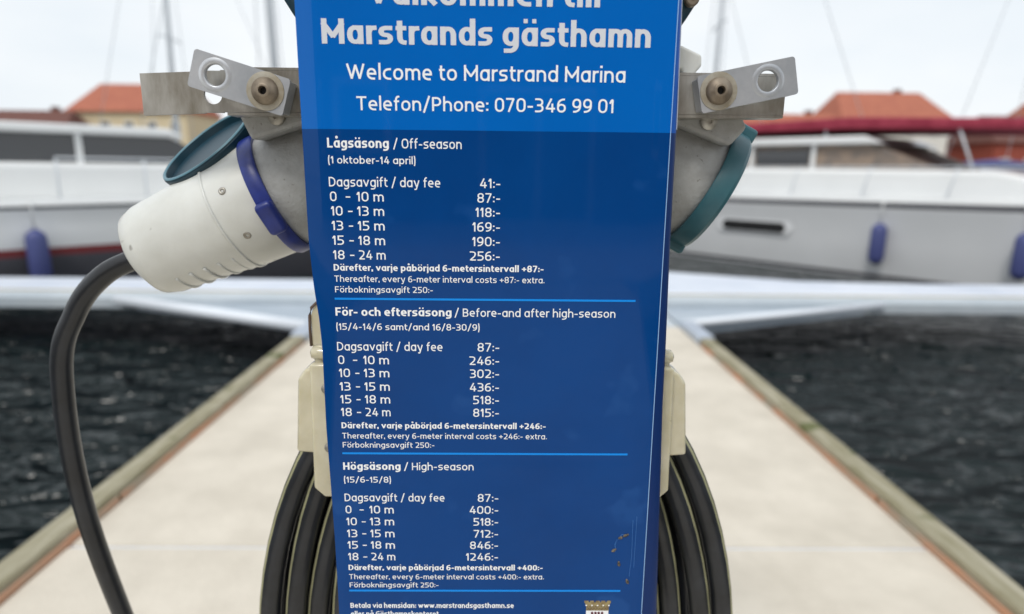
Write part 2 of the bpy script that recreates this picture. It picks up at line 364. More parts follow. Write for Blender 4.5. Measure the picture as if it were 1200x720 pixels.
for k in range(7):
    bm = nb(); tube(bm, [(3.4+k*.9, .15+.03*k*k, .72), (3.4+k*.9, .15+.03*k*k, 1.2)], .012, 6); obj('stanchion', bm, M['alu'], lb, smooth=True)
bm = nb(); tube(bm, [(3.4+k*.9, .15+.03*k*k, 1.2) for k in range(7)], .012, 6); obj('guard_rail', bm, M['alu'], lb, smooth=True)

def sailboat(p, d, Lx, mast_x, mh, rad, label, hullm, tilt=0):
    t = thing('sailboat', label, 'sailboat', group='sailboats moored beyond the pier'); place(t, p, d)
    bm = nb(); hull_mesh(bm, Lx, 2.9, [(-.6, .3, 1), (-.35, .15, 1), (-.3, .13, 0), (.35, 0, 0), (.42, 0, 2), (.5, 0, 0)], .55, None)
    smooth_by_angle(obj('hull', bm, [hullm, M['charcoal_hull'], M['navystrap']], t))
    bm = nb(); prism(bm, [(Lx*.28, .48), (Lx*.72, .48), (Lx*.66, .82), (Lx*.3, .9)], .75, 2.1, bev=.06, seg=3); obj('coachroof', bm, M['gel'], t)
    bm = nb(); tube(bm, [(mast_x, 1.45, .5), (mast_x+tilt*.5, 1.45, mh*.5), (mast_x+tilt, 1.45, mh)], [rad, rad*.97, rad*.8], 14); m_ = obj('mast', bm, M['alu'], t, smooth=True)
    for zf in (.42, .72):
        bm = nb(); tube(bm, [(mast_x+tilt*zf, .75, mh*zf), (mast_x+tilt*zf, 1.45, mh*zf+.1), (mast_x+tilt*zf, 2.15, mh*zf)], .025, 8); obj('spreader', bm, M['alu'], m_, smooth=True)
    bm = nb(); tube(bm, [(mast_x-.1, 1.45, 1.25), (mast_x-Lx*.36, 1.45, 1.35)], .06, 10); bo = obj('boom', bm, M['alu'], t, smooth=True)
    bm = nb(); tube(bm, [(mast_x-.15, 1.45, 1.42), (mast_x-Lx*.18, 1.45, 1.52), (mast_x-Lx*.35, 1.45, 1.45)], [.13, .15, .07], 12); obj('furled_sail', bm, M['navystrap'], bo, smooth=True)
    for q in ((Lx*.98, 1.45), (.1, 1.45), (mast_x-.1, .1), (mast_x-.1, 2.8)):
        bm = nb(); tube(bm, [(q[0], q[1], .5), (mast_x+tilt, 1.45, mh*.97)], .012, 6); obj('shroud', bm, M['wire'], t, smooth=True)
    return t
sailboat((-9.6, 14.6), (1, .06), 9.5, 4.0, 13.5, .1, 'white sailboat with thick pale mast left of the blue sign', M['gel'], -.28)
sailboat((2.6, 17.6), (1, -.05), 9.0, 3.4, 12.5, .075, 'white sailboat whose mast stands just right of the blue sign', M['gel'], .2)
sailboat((9.5, 22.5), (-1, .1), 10, 4.0, 14.0, .09, 'white sailboat behind the white motor yacht, mast leaning left', M['gel_grey'], .5)
sailboat((-15.5, 22), (1, -.1), 9, 3.6, 13.0, .09, 'pale grey sailboat farthest left beyond the charcoal boat', M['gel_grey'], .2)
sailboat((14.5, 19.5), (1, .15), 10, 4.2, 14.5, .09, 'white sailboat farthest right in the harbour', M['gel'], -.2)

# ================================================================== HOUSES on the far shore
def house(x, y, w_, d_, h_, wm_, rm, label, storeys):
    z0 = shore_z(x, y) - .6
    t = thing('house', label, 'house', (x, y, z0), 'houses on the far shore')
    bm = nb(); box(bm, (0, 0, h_/2), (w_, d_, h_)); wl = obj('wall', bm, wm_, t)
    bm = nb(); rh = w_*.16 + 1.2
    a = [bm.verts.new(p) for p in ((-w_/2-.3, -d_/2-.4, h_-.1), (w_/2+.3, -d_/2-.4, h_-.1), (w_/2+.3, d_/2+.4, h_-.1), (-w_/2-.3, d_/2+.4, h_-.1))]
    r1 = bm.verts.new((-w_/2-.3+w_*.12, 0, h_+rh)); r2 = bm.verts.new((w_/2+.3-w_*.12, 0, h_+rh))
    bm.faces.new((a[0], a[1], r2, r1)); bm.faces.new((a[2], a[3], r1, r2)); bm.faces.new((a[1], a[2], r2)); bm.faces.new((a[3], a[0], r1)); bm.faces.new(a[::-1])
    rf = obj('roof', bm, rm, t)
    bm = nb(); box(bm, (w_*.2, .3, h_+rh*.9), (.6, .6, 1.3)); obj('chimney', bm, M['roof2'], rf)
    k = max(2, int(w_/2.4))
    for s in range(storeys):
        for i in range(k):
            xx = -w_/2 + (i+.5)*w_/k; zz = 1.3 + s*2.6
            bm = nb(); box(bm, (xx, -d_/2-.03, zz), (1.0, .08, 1.3)); fr = obj('window', bm, M['gel'], t)
            bm = nb(); box(bm, (xx, -d_/2-.06, zz), (.8, .06, 1.1)); obj('pane', bm, M['glass'], fr)
hs = [(-62, 70, 11, 7, 5.4, 0, 0, 'white house with orange roof farthest left on the shore', 2), (-47, 66, 9, 7, 3.2, 4, 1, 'low red house with dark roof far left on the shore', 1),
      (-39, 72, 12, 8, 5.6, 1, 0, 'cream house with orange roof left of the sign', 2), (-21, 67, 9, 7, 3.4, 3, 0, 'low pink house just left of the sign', 1),
      (-8, 74, 12, 8, 5.4, 0, 1, 'white house hidden mostly behind the blue sign', 2), (6, 68, 10, 7, 4.0, 2, 0, 'ochre house mostly behind the blue sign', 1),
      (18.5, 76, 9, 8, 3.2, 0, 0, 'low white house just right of the sign', 1), (27.5, 63, 10.5, 7, 3.6, 2, 0, 'ochre house with broad orange roof above the red canopy', 1),
      (40, 70, 11, 8, 5.0, 0, 0, 'white house with orange roof right of the ochre house', 2), (54, 68, 10, 8, 3.6, 4, 1, 'red house with dark roof far right', 1), (67, 75, 12, 8, 5.6, 1, 0, 'cream house with orange roof farthest right', 2)]
for x, y, w_, d_, h_, wi, ri, lab, st in hs:
    house(x, y, w_, d_, h_, M['wallc'][wi], M['roof'] if ri == 0 else M['roof2'], lab, st)

# unseen building added behind the camera to shape reflections in the glossy board
bh = thing('reflection_boathouse', 'dark timber building with white framed windows, added unseen behind the camera for the sign to mirror', 'reflection_boathouse', (1.5, -13.2, 0))
bm = nb(); box(bm, (0, -3, 2.6), (19, 6, 5.2)); obj('wall', bm, M['roof2'], bh)
bm = nb()
a = [bm.verts.new(p) for p in ((-9.9, .5, 5.1), (9.9, .5, 5.1), (9.9, -3, 7.6), (-9.9, -3, 7.6), (9.9, -6.5, 5.1), (-9.9, -6.5, 5.1))]
for q in ((0, 1, 2, 3), (3, 2, 4, 5), (0, 3, 5), (1, 4, 2), (0, 5, 4, 1)): bm.faces.new([a[i] for i in q])
obj('roof', bm, M['roof2'], bh)
for x0 in (-7.5, -4.6, 3.2, 6.4):  # white frames and door added for paler patches in the sign's reflection
    bm = nb(); box(bm, (x0, .03, 2.2), (1.3, .1, 1.5), bev=.01); fr = obj('window', bm, M['gel'], bh)
    bm = nb(); box(bm, (x0, .07, 2.2), (1.06, .06, 1.26)); obj('pane', bm, M['glass'], fr)
bm = nb(); box(bm, (-.8, .03, 1.4), (2.4, .1, 2.8), bev=.01); dr = obj('door', bm, M['gel'], bh)
for x0 in (-1.38, -.22):
    bm = nb(); box(bm, (x0, .09, 1.38), (1.08, .05, 2.6), bev=.01); obj('door_leaf', bm, M['charcoal_hull'], dr)

# ================================================================== STROKE FONT
X, CH, A, D = 515, 700, 745, -195
def O(x0, x1, y0, y1, r): 
    ym = (y0+y1)/2
    return [(x0, ym), (x0, y1, r), (x1, y1, r), (x1, y0, r), (x0, y0, r), (x0, ym), 'c']
GL = {   # name: (width, strokes); x as fraction of the width, y in units; third number rounds the corner
 'a': (415, [O(0, 1, 0, X, 230), [(1, 0), (1, X)], [(.5, X), (1, X)]]),
 'b': (420, [O(0, 1, 0, X, 220), [(0, 0), (0, A)]]),
 'c': (350, [[(1, X), (0, X, 240), (0, 0, 240), (1, 0)]]),
 'd': (420, [O(0, 1, 0, X, 220), [(1, 0), (1, A)]]),
 'e': (410, [[(1, 262), (1, X, 220), (0, X, 220), (0, 0, 230), (.82, 0)], [(0, 262), (1, 262)]]),
 'f': (270, [[(.3, 0), (.3, A, 190), (.95, A)], [(0, X), (.85, X)]]),
 'g': (415, [O(0, 1, 0, X, 220), [(1, X), (1, D, 200), (.12, D)], [(.5, X), (1, X)]]),
 'h': (410, [[(0, 0), (0, A)], [(0, 300), (0, X, 210), (1, X, 210), (1, 0)]]),
 'i': (0, [[(0, 0), (0, X)], ['dot', 0, 690]]),
 'j': (110, [[(1, X), (1, D, 130), (0, D)], ['dot', 1, 690]]),
 'k': (370, [[(0, 0), (0, A)], [(0, 250), (.2, 250), (.97, X)], [(.3, 270), (1, 0)]]),
 'l': (0, [[(0, 0), (0, A)]]),
 'm': (640, [[(0, 0), (0, X)], [(0, 300), (0, X, 170), (.5, X, 170), (.5, 0)], [(.5, 300), (.5, X, 170), (1, X, 170), (1, 0)]]),
 'n': (405, [[(0, 0), (0, X)], [(0, 300), (0, X, 210), (1, X, 210), (1, 0)]]),
 'o': (430, [O(0, 1, 0, X, 215)]),
 'p': (420, [O(0, 1, 0, X, 220), [(0, D), (0, X)]]),
 'r': (250, [[(0, 0), (0, X)], [(0, 300), (0, X, 190), (1, X)]]),
 's': (360, [[(.95, X), (0, X, 160), (0, 262, 150), (1, 262, 150), (1, 0, 160), (.03, 0)]]),
 't': (260, [[(.25, 660), (.25, 0, 180), (.97, 0)], [(0, X), (.95, X)]]),
 'u': (405, [[(1, 0), (1, X)], [(0, X), (0, 0, 210), (1, 0, 210), (1, 300)]]),
 'v': (420, [[(0, X), (.5, 0), (1, X)]]),
 'w': (620, [[(0, X), (.25, 0), (.5, X*.97), (.75, 0), (1, X)]]),
 'x': (380, [[(0, X), (1, 0)], [(0, 0), (1, X)]]),
 'y': (420, [[(0, X), (.5, 0)], [(1, X), (.42, D-20, 60), (.15, D)]]),
 'B': (440, [[(0, 0), (0, CH)], [(0, CH), (.92, CH, 170), (.92, 370, 170), (0, 370)], [(0, 370), (1, 370, 180), (1, 0, 180), (0, 0)]]),
 'D': (490, [[(0, CH), (1, CH, 300), (1, 0, 300), (0, 0), (0, CH), 'c']]),
 'F': (380, [[(1, CH), (0, CH), (0, 0)], [(0, 360), (.88, 360)]]),
 'G': (490, [[(.95, CH), (0, CH, 300), (0, 0, 300), (1, 0), (1, 340), (.55, 340)]]),
 'H': (480, [[(0, 0), (0, CH)], [(1, 0), (1, CH)], [(0, 360), (1, 360)]]),
 'L': (370, [[(0, CH), (0, 0), (1, 0)]]),
 'M': (600, [[(0, 0), (0, CH)], [(1, 0), (1, CH)], [(.02, 600), (.5, 190), (.98, 600)]]),
 'O': (500, [O(0, 1, 0, CH, 240)]),
 'P': (430, [[(0, 0), (0, CH)], [(0, CH), (1, CH, 200), (1, 300, 200), (0, 300)]]),
 'T': (470, [[(0, CH), (1, CH)], [(.5, 0), (.5, CH)]]),
 'V': (540, [[(0, CH), (.5, 0), (1, CH)]]),
 'W': (780, [[(0, CH), (.25, 0), (.5, CH*.97), (.75, 0), (1, CH)]]),
 '0': (430, [O(0, 1, 0, CH, 215)]),
 '1': (190, [[(1, 0), (1, CH), (.55, CH-20), (.0, 560)]]),
 '2': (410, [[(0, CH), (.96, CH, 200), (.96, 400, 130), (0, 0, 0), (1, 0)]]),
 '3': (400, [[(0, CH), (.94, CH, 160), (.94, 372, 150), (.3, 372)], [(.3, 372), (1, 372, 170), (1, 0, 190), (0, 0)]]),
 '4': (450, [[(.58, CH), (0, 175), (1, 175)], [(.76, 430), (.76, 0)]]),
 '5': (400, [[(.95, CH), (.06, CH), (.06, 410), (1, 410, 190), (1, 0, 190), (0, 0)]]),
 '6': (415, [[(.85, CH), (0, CH, 300), (0, 250)], O(0, 1, 0, 420, 200)]),
 '7': (400, [[(0, CH), (1, CH), (.3, 0)]]),
 '8': (420, [O(.04, .96, 372, CH, 170), O(0, 1, 0, 372, 185)]),
 '9': (415, [[(.15, 0), (1, 0, 300), (1, 450)], O(0, 1, 280, CH, 200)]),
 '/': (330, [[(0, -90), (1, 760)]]),
 '-': (250, [[(0, 275), (1, 275)]]),
 '_': (300, [[(0, 320), (1, 320)]]),                                  # en dash between figures
 ':': (0, [['dot', 0, 60], ['dot', 0, 440]]),
 '.': (0, [['dot', 0, 45]]),
 ',': (60, [[(1, 60), (.1, -70)]]),
 '+': (400, [[(0, 320), (1, 320)], [(.5, 130), (.5, 510)]]),
 '(': (130, [[(1, 790), (0, 560, 200), (0, 40, 200), (1, -170)]]),
 ')': (130, [[(0, 790), (1, 560, 200), (1, 40, 200), (0, -170)]]),
}
for base, mark in (('a', 'å'), ('a', 'ä'), ('o', 'ö')):
    w0, s0 = GL[base]
    extra = [['ring', .5, 745]] if mark == 'å' else [['dot', .1, 680], ['dot', .9, 680]]
    GL[mark] = (w0, s0 + extra)
def round_path(p):
    closed = p[-1] == 'c'; q = p[:-1] if closed else p; out_ = [Vector(q[0][:2])]
    for i in range(1, len(q)-1):
        P = Vector(q[i][:2]); r = q[i][2] if len(q[i]) > 2 else 0
        if r <= 0: out_.append(P); continue
        a = Vector(q[i-1][:2]) - P; b_ = Vector(q[i+1][:2]) - P
        la = a.length/(2 if len(q[i-1]) > 2 else 1); lb_ = b_.length/(2 if len(q[i+1]) > 2 else 1)
        ra, rb = min(r, la), min(r, lb_); a.normalize(); b_.normalize()
        p0, p3 = P+a*ra, P+b_*rb; p1, p2 = P+a*ra*.38, P+b_*rb*.38
        for k in range(8):
            t = k/7; out_.append(p0*(1-t)**3 + p1*3*t*(1-t)**2 + p2*3*t*t*(1-t) + p3*t**3)
    out_.append(Vector(q[-1][:2]))
    r_ = [out_[0]]
    for v in out_[1:]:
        if (v-r_[-1]).length > .5: r_.append(v)
    if closed: return [(r_, True, 1, 1)]
    parts, cur, c0 = [], [r_[0]], 1
    for i in range(1, len(r_)-1):
        cur.append(r_[i]); a = (r_[i]-r_[i-1]).normalized(); b_ = (r_[i+1]-r_[i]).normalized()
        if a.dot(b_) < -.15: parts.append((cur, False, c0, .35)); cur = [r_[i]]; c0 = .35
    cur.append(r_[-1]); parts.append((cur, False, c0, 1))
    return parts
def pen_y(s): return s if s < 105 else 105+(s-105)*.28
def ribbon(p, s, closed, e0=1, e1=1):
    h = s/2; n_ = len(p); ay = pen_y(s)/s
    if not closed:
        p = p[:]; d = (p[0]-p[1]).normalized(); p[0] = p[0]+Vector((d.x, d.y*ay))*h*e0; d = (p[-1]-p[-2]).normalized(); p[-1] = p[-1]+Vector((d.x, d.y*ay))*h*e1
    elif (p[0]-p[-1]).length < 1: p = p[:-1]; n_ = len(p)
    Lp, Rp = [], []
    for i in range(n_):
        if closed: a, b_ = p[i]-p[i-1], p[(i+1) % n_]-p[i]
        else:
            a = p[i]-p[i-1] if i else p[1]-p[0]; b_ = p[i+1]-p[i] if i < n_-1 else p[i]-p[i-1]
        a.normalize(); b_.normalize(); na = Vector((-a.y, a.x)); nb_ = Vector((-b_.y, b_.x)); m = na+nb_
        m = m.normalized() if m.length > 1e-4 else na
        k = min(1/max(.2, m.dot(na)), 1.6); m = Vector((m.x, m.y*ay)); Lp.append(p[i]+m*h*k); Rp.append(p[i]-m*h*k)
    return Lp, Rp
def layout(text, s, track=0):
    """list of (L, R, closed) ribbons in font units, and the total width"""
    x = 0; out_ = []; sb = 62 - (s-85)*.18
    for ch in text:
        if ch == ' ': x += 215; continue
        if ch == '~': x += 120; continue
        w0, st = GL[ch]; W = max(w0 + (s-85)*.75, s)
        def mx_(u): return x + s/2 + u*(W-s)
        def my(y):
            hy = pen_y(s)/2; ks = [(-195, -195+hy), (0, hy), (X, X-hy), (CH, CH-hy), (A, A-hy)]
            if y <= ks[0][0]: return ks[0][1] + y-ks[0][0]
            for (a, fa), (b_, fb) in zip(ks, ks[1:]):
                if y <= b_: return fa+(fb-fa)*(y-a)/(b_-a)
            return ks[-1][1]+y-ks[-1][0]
        mono = s/2
        for k in st:
            if k[0] == 'dot':
                c = Vector((mx_(k[1]), my(k[2]) if k[2] < 600 else max(k[2], X+s*1.15))); h = s*.56 if s < 120 else s*.37
                if s >= 120 and k[2] < 600: h = s*.5
                out_.append(([c+Vector((-h, h)), c+Vector((h, h))], [c+Vector((-h, -h)), c+Vector((h, -h))], False)); continue
            if k[0] == 'ring':
                c = Vector((mx_(k[1]), max(k[2], X+s*.9+60))); r = 62; cs = s*.55
                pp = [c+Vector((math.cos(2*PI*j/14), math.sin(2*PI*j/14)))*r for j in range(14)]
                a, b_ = ribbon(pp, cs, True); out_.append((a, b_, True)); continue
            cl = k[-1] == 'c'
            q = [((mx_(v[0]), my(v[1])) + ((v[2]*min(1, (W-s)/max(1, w0-85)),) if len(v) > 2 else ())) for v in (k[:-1] if cl else k)]
            for pth, closed, e0, e1 in round_path(q + (['c'] if cl else [])):
                a, b_ = ribbon(pth, s, closed, e0, e1); out_.append((a, b_, closed))
        adv = {'1': 20, 't': -18, 'f': -22, 'r': -30, '-': 10, ':': 10}.get(ch, 0)
        x += W + sb*2*.62 + adv + 20
    return out_, x - sb*2*.62 - 20
SB = []       # sign bend function filled in below
def bend(x):  # how far the board curves back towards its long edges (metres)
    if x < -.121: return ((-.121-x)/.019)**2*.0032
    if x > .098: return ((x-.098)/.017)**2*.0012
    return 0
def text_line(parent, text, x0, x1, z, cap, s, m, align='fit', sx=None):
    rb, W = layout(text, s); ky = cap/700
    kx = (x1-x0)/W if align == 'fit' else sx
    if align == 'right': x0 = x1 - W*kx
    if align == 'left': pass
    bm = nb()
    for i, (a, b_, closed) in enumerate(rb):
        yo = -.00018 - (i % 6)*.00001
        va = [bm.verts.new(((x0+p.x*kx)/1000, yo, (z+p.y*ky)/1000)) for p in a]; vb = [bm.verts.new(((x0+p.x*kx)/1000, yo, (z+p.y*ky)/1000)) for p in b_]
        n_ = len(va)
        for k in range(n_ if closed else n_-1):
            j = (k+1) % n_; bm.faces.new((vb[k], vb[j], va[j], va[k]))
    for f in bm.faces:
        if f.normal.y > 0: f.normal_flip()
    for v in bm.verts: v.co.y += bend(v.co.x)
    o = obj('lettering', bm, m, parent); o['label'] = 'printed words ' + text.replace('_', '-').replace('~', '')
    return o

# ================================================================== THE SIGN
sign = thing('information_sign', 'tall glossy blue price board with white lettering fixed to the front of the pedestal', 'sign')
ZT, ZB = 1.262, .66
Lkeys = [(1.262, -.1402), (1.14, -.1401), (1.05, -.1398), (1.03, -.1386), (1.015, -.1376), (.995, -.1352), (.973, -.1338), (.9075, -.1341), (.867, -.1331), (.811, -.1320), (.747, -.1318), (.66, -.1312)]
Rkeys = [(1.262, .1180), (1.212, .1184), (1.125, .1203), (1.048, .1209), (.978, .1224), (.925, .1230), (.747, .1287), (.66, .1315)]
def interp(keys, z):
    if z >= keys[0][0]: return keys[0][1]
    for (a, fa), (b_, fb) in zip(keys, keys[1:]):
        if z >= b_: return fa + (fb-fa)*(z-a)/(b_-a)
    return keys[-1][1]
def panel(z0, z1, m, name):
    bm = nb(); rows = []
    nz_ = max(4, int((z1-z0)/.006))
    for j in range(nz_+1):
        z = z0+(z1-z0)*j/nz_; Lx = interp(Lkeys, z); wob = .0
        xs = [Lx + (-.121-Lx)*k/10 for k in range(10)] + [-.121, -.06, 0, .05, .098] + [.098+.0168*k/5 for k in range(1, 6)]
        rows.append([bm.verts.new((x, bend(x), z)) for x in xs])
    for a, b_ in zip(rows, rows[1:]):
        for i in range(len(a)-1): bm.faces.new((a[i], a[i+1], b_[i+1], b_[i]))
    return obj(name, bm, m, sign, smooth=True)
BND = 1.1272
panel(ZB, BND, M['navy'], 'price_panel'); panel(BND, ZT, M['azure'], 'header_panel')
# folded right edge of the board, beyond the printed sheet
def strip(z0, z1, m, name):
    bm = nb(); rows = []; nz_ = int((z1-z0)/.012)+2
    for j in range(nz_+1):
        z = z0+(z1-z0)*j/nz_; R = interp(Rkeys, z)
        xs = [(.1149, .0014), (.1149+(R-.1149)*.5, .0024), (.1149+(R-.1149)*.85, .0042), (R, .0068), (R+.0003, .0105)]
        rows.append([bm.verts.new((x, y, z)) for x, y in xs])
    for a, b_ in zip(rows, rows[1:]):
        for i in range(len(a)-1): bm.faces.new((a[i], a[i+1], b_[i+1], b_[i]))
    return obj(name, bm, m, sign, smooth=True)
strip(ZB, BND, M['side_blue'], 'folded_edge'); strip(BND, ZT, M['side_azure'], 'folded_edge')
bm = nb()
for z0, z1, wd in ((1.130, ZT, .0014), (ZB, 1.128, .0005)):
    k = 24
    prev = None
    for j in range(k+1):
        z = z0+(z1-z0)*j/k; R = interp(Rkeys, z)
        cur = (bm.verts.new((R+.0001, .0100, z)), bm.verts.new((R+.0001+wd, .0102, z)))
        if prev: bm.faces.new((prev[0], prev[1], cur[1], cur[0]))
        prev = cur
obj('pale_board_edge', bm, M['core'], sign)
bm = nb(); prism(bm, [(.1146, ZB), (.1146, ZT), (.1151, ZT), (.1151, ZB)], .0006, .0016); obj('edge_line', bm, M['line'], sign)
bm = nb(); prism(bm, [(-.1300, ZB+.002), (-.1385+.006, .90), (-.1385, 1.06), (-.1385, ZT-.002), (.115, ZT-.002), (.1165, ZB+.002)], .0052, .0115); obj('backing_board', bm, M['core'], sign)
W_, G_, B_ = M['print_white'], M['print_grey'], M['rule']
BO, RG = 168, 88
text_line(sign, 'Välkommen till', -90.9, 62.5, 1206.9, 16, 158, G_)
text_line(sign, 'Marstrands gästhamn', -122.4, 97.4, 1182.2, 15.7, 158, G_)
text_line(sign, 'Welcome to Marstrand Marina', -106.9, 81.5, 1159.7, 10.1, 92, W_)
text_line(sign, 'Telefon/Phone: 070-346 99 01', -101.0, 74.5, 1139.8, 9.1, 92, W_)
def rule(z, x1=96.4):
    bm = nb(); prism(bm, [(-.1224, (z-.75)/1000), (-.1224, (z+.75)/1000), (x1/1000, (z+.75)/1000), (x1/1000, (z-.75)/1000)], -.00025, .0001); obj('rule_line', bm, B_, sign)
blocks = [
 (('Lågsäsong', -79.9, '/ Off-season', -76.9, -29.7, 1114.9, 6.5), ('(1 oktober-14 april)', -61.8, 1104.2, 5.0), (1088.5, ['41', '87', '118', '169', '190', '256'], [1078.4, 1068.4, 1058.1, 1047.7, 1037.3]),
  ('87', 28.8, 29.5, 1029.1, 1021.0, 1013.2, 'Förbokningsavgift 250:-', -51.2), 1008.5),
 (('För- och eftersäsong', -37.9, '/ Before-and after high-season', -35.6, 82.1, 995.9, 6.1), ('(15/4-14/6 samt/and 16/8-30/9)', -17.4, 985.3, 4.9), (969.5, ['87', '246', '302', '436', '518', '815'], [959.1, 949.0, 938.4, 928.3, 918.1]),
  ('246', 32.9, 33.8, 908.3, 900.0, 892.6, 'Förbokningsavgift 250:-', -52.0), 887.8),
 (('Högsäsong', -78.3, '/ High-season', -75.6, -22.1, 874.2, 6.1), ('(15/6-15/8)', -86.0, 863.5, 4.9), (847.6, ['87', '400', '518', '712', '846', '1246'], [837.3, 827.0, 816.6, 806.5, 796.2]),
  ('400', 33.1, 34.0, 787.4, 779.2, 771.8, 'Förbokniingsavgift 250:-', -50.5), 768.8)]
PSX = 21.6/layout('256:-', RG)[1]
for (h1, hx, h2, h2x0, h2x1, hz, hc), (sub, sx1, sz, scp), (dz, prices, rz), (ex, e1, e2, z1, z2, z3, fb, fx), rl in blocks:
    text_line(sign, h1, -122.3, hx, hz, hc, 150, W_); text_line(sign, h2, h2x0, h2x1, hz-.1, hc, RG, W_)
    text_line(sign, sub, -122.2, sx1, sz, scp, 92, W_)
    text_line(sign, 'Dagsavgift / day fee', -122.4, -44.8, dz, 6.5, RG, W_)
    for z, (c1, c2) in zip(rz, (('0', '10 m'), ('10', '13 m'), ('13', '15 m'), ('15', '18 m'), ('18', '24 m'))):
        if c1 == '0':
            text_line(sign, '0', -122.1, -117.6, z, 6.6, RG, W_); text_line(sign, '_', -111.2, -108.0, z, 6.6, RG, W_)
        else:
            text_line(sign, c1, -121.9, -113.8, z, 6.6, RG, W_); text_line(sign, '_', -109.9, -106.8, z, 6.6, RG, W_)
        text_line(sign, c2, -103.5, -84.6, z, 6.6, RG, W_)
    for z, p in zip([dz]+rz, prices):
        text_line(sign, p+':-', 0, -2.8, z-.1, 6.6, RG, W_, 'right', PSX)
    text_line(sign, 'Därefter, varje påbörjad 6-metersintervall +%s:-' % ex, -122.0, e1, z1, 4.7, 145, W_)
    text_line(sign, 'Thereafter, every 6-meter interval costs +%s:- extra.' % ex, -121.9, e2, z2, 4.5, 86, W_)
    text_line(sign, fb, -121.8, fx, z3, 4.4, 88, W_); rule(rl)
text_line(sign, 'Betala via hemsidan: www.marstrandsgasthamn.se', -122.0, 10.2, 753.0, 4.6, 140, W_)
text_line(sign, 'eller på Gästhamnskontoret', -122.0, -50.9, 745.3, 4.6, 140, W_)
# printed town crest: mural crown over a white shield
crest = obj('crest', (lambda b_: (prism(b_, [(.0692, .7506), (.0692, .7535), (.0875, .7535), (.0875, .7506), (.0875, .737), (.0784, .728), (.0692, .737)], -.00022, .0001), b_)[1])(nb()), M['print_white'], sign)
bm = nb(); prism(bm, [(.0692, .7508), (.0692, .7555), (.0676, .7584), (.0893, .7584), (.0876, .7555), (.0876, .7508)], -.00036, -.0001); obj('crown', bm, M['crown'], crest)
for k in range(5):
    x0 = .0676 + k*.00455
    bm = nb(); prism(bm, [(x0, .7584), (x0, .7598), (x0+.0033, .7598), (x0+.0033, .7584)], -.00036, -.0001); obj('merlon', bm, M['crown'], crest)
    bm = nb(); box(bm, (.0692+k*.0046, -.0004, .7556), (.0012, .0002, .0010)); obj('pale_stud', bm, M['print_white'], crest)
for r in range(3):
    for k in range(8):
        bm = nb(); box(bm, (.0700+k*.0023+(r % 2)*.001, -.00040, .7515+r*.0015), (.0009, .0001, .0005)); obj('dark_brick_mark', bm, M['crown_dark'], crest)
for k in range(4):
    bm = nb(); box(bm, (.0742+k*.0027, -.00038, .7484), (.0018, .0003, .0022), bev=.0004, seg=1); obj('maroon_mark', bm, M['maroon'], crest)
# scratches and dried brown flecks stuck at lower right
for cx, cz, ln, an in ((.0985, .8188, .0052, 25), (.0942, .8166, .0040, 15), (.0895, .8056, .0048, 35), (.0940, .7935, .0050, -82), (.1015, .7775, .0050, -70)):
    bm = nb(); t = bmesh.new(); bmesh.ops.create_icosphere(t, subdivisions=2, radius=1)
    ca, sa = math.cos(math.radians(an)), math.sin(math.radians(an))
    for v in t.verts:
        k = 1+.25*math.sin(v.co.x*5+cx*900)*math.cos(v.co.z*4)
        x_, z_ = v.co.x*ln/2, v.co.z*.0012*k; v.co = Vector((cx+x_*ca-z_*sa, -.0003+v.co.y*.0007+bend(cx), cz+x_*sa+z_*ca))
    merge(bm, t); obj('brown_fleck', bm, M['fleck'], sign, smooth=True)
for pts in ([(.0985, .8188), (.0955, .8195), (.093, .8165), (.0905, .811), (.0908, .804)], [(.0915, .815), (.0898, .810), (.0912, .806)], [(.1035, .832), (.104, .80), (.1028, .782)], [(.1065, .835), (.1062, .79)]):
    bm = nb(); tube(bm, [(x, bend(x)-.00012, z) for x, z in pts], .00016, 5); obj('scratch', bm, M['scratch'], sign)

# ================================================================== PEDESTAL
ped = thing('service_pedestal', 'grey and teal quayside power pedestal with angled sockets behind the blue sign', 'service pedestal')
bm = nb(); box(bm, (-.008, .22, .62), (.20, .17, 1.24), bev=.02); obj('column', bm, M['column'], ped)
bm = nb(); box(bm, (-.010, .075, 1.0), (.222, .115, .66), bev=.012, seg=3); obj('head_box', bm, M['greyplast'], ped)
bm = nb(); box(bm, (-.008, .22, .012), (.34, .3, .02), bev=.004); obj('base_plate', bm, M['steel_old'], ped)
# teal round hood above
bm = nb(); lathe(bm, (-.0116, .055, 1.3135), (0, 1, 0), [(0, 0), (0, .170), (.0012, .1745), (.004, .178), (.010, .179), (.10, .179), (.11, .17), (.11, 0)], 96); hood = smooth_by_angle(obj('round_hood', bm, M['teal_dark'], ped))
bm = nb(); lathe(bm, (.1372, .050, 1.2255), (0, -1, 0), [(-.004, 0), (-.004, .0052), (.001, .0052), (.002, .0042), (.002, .0018), (0, .0018), (0, 0)], 20); smooth_by_angle(obj('screw', bm, M['bronze'], hood))
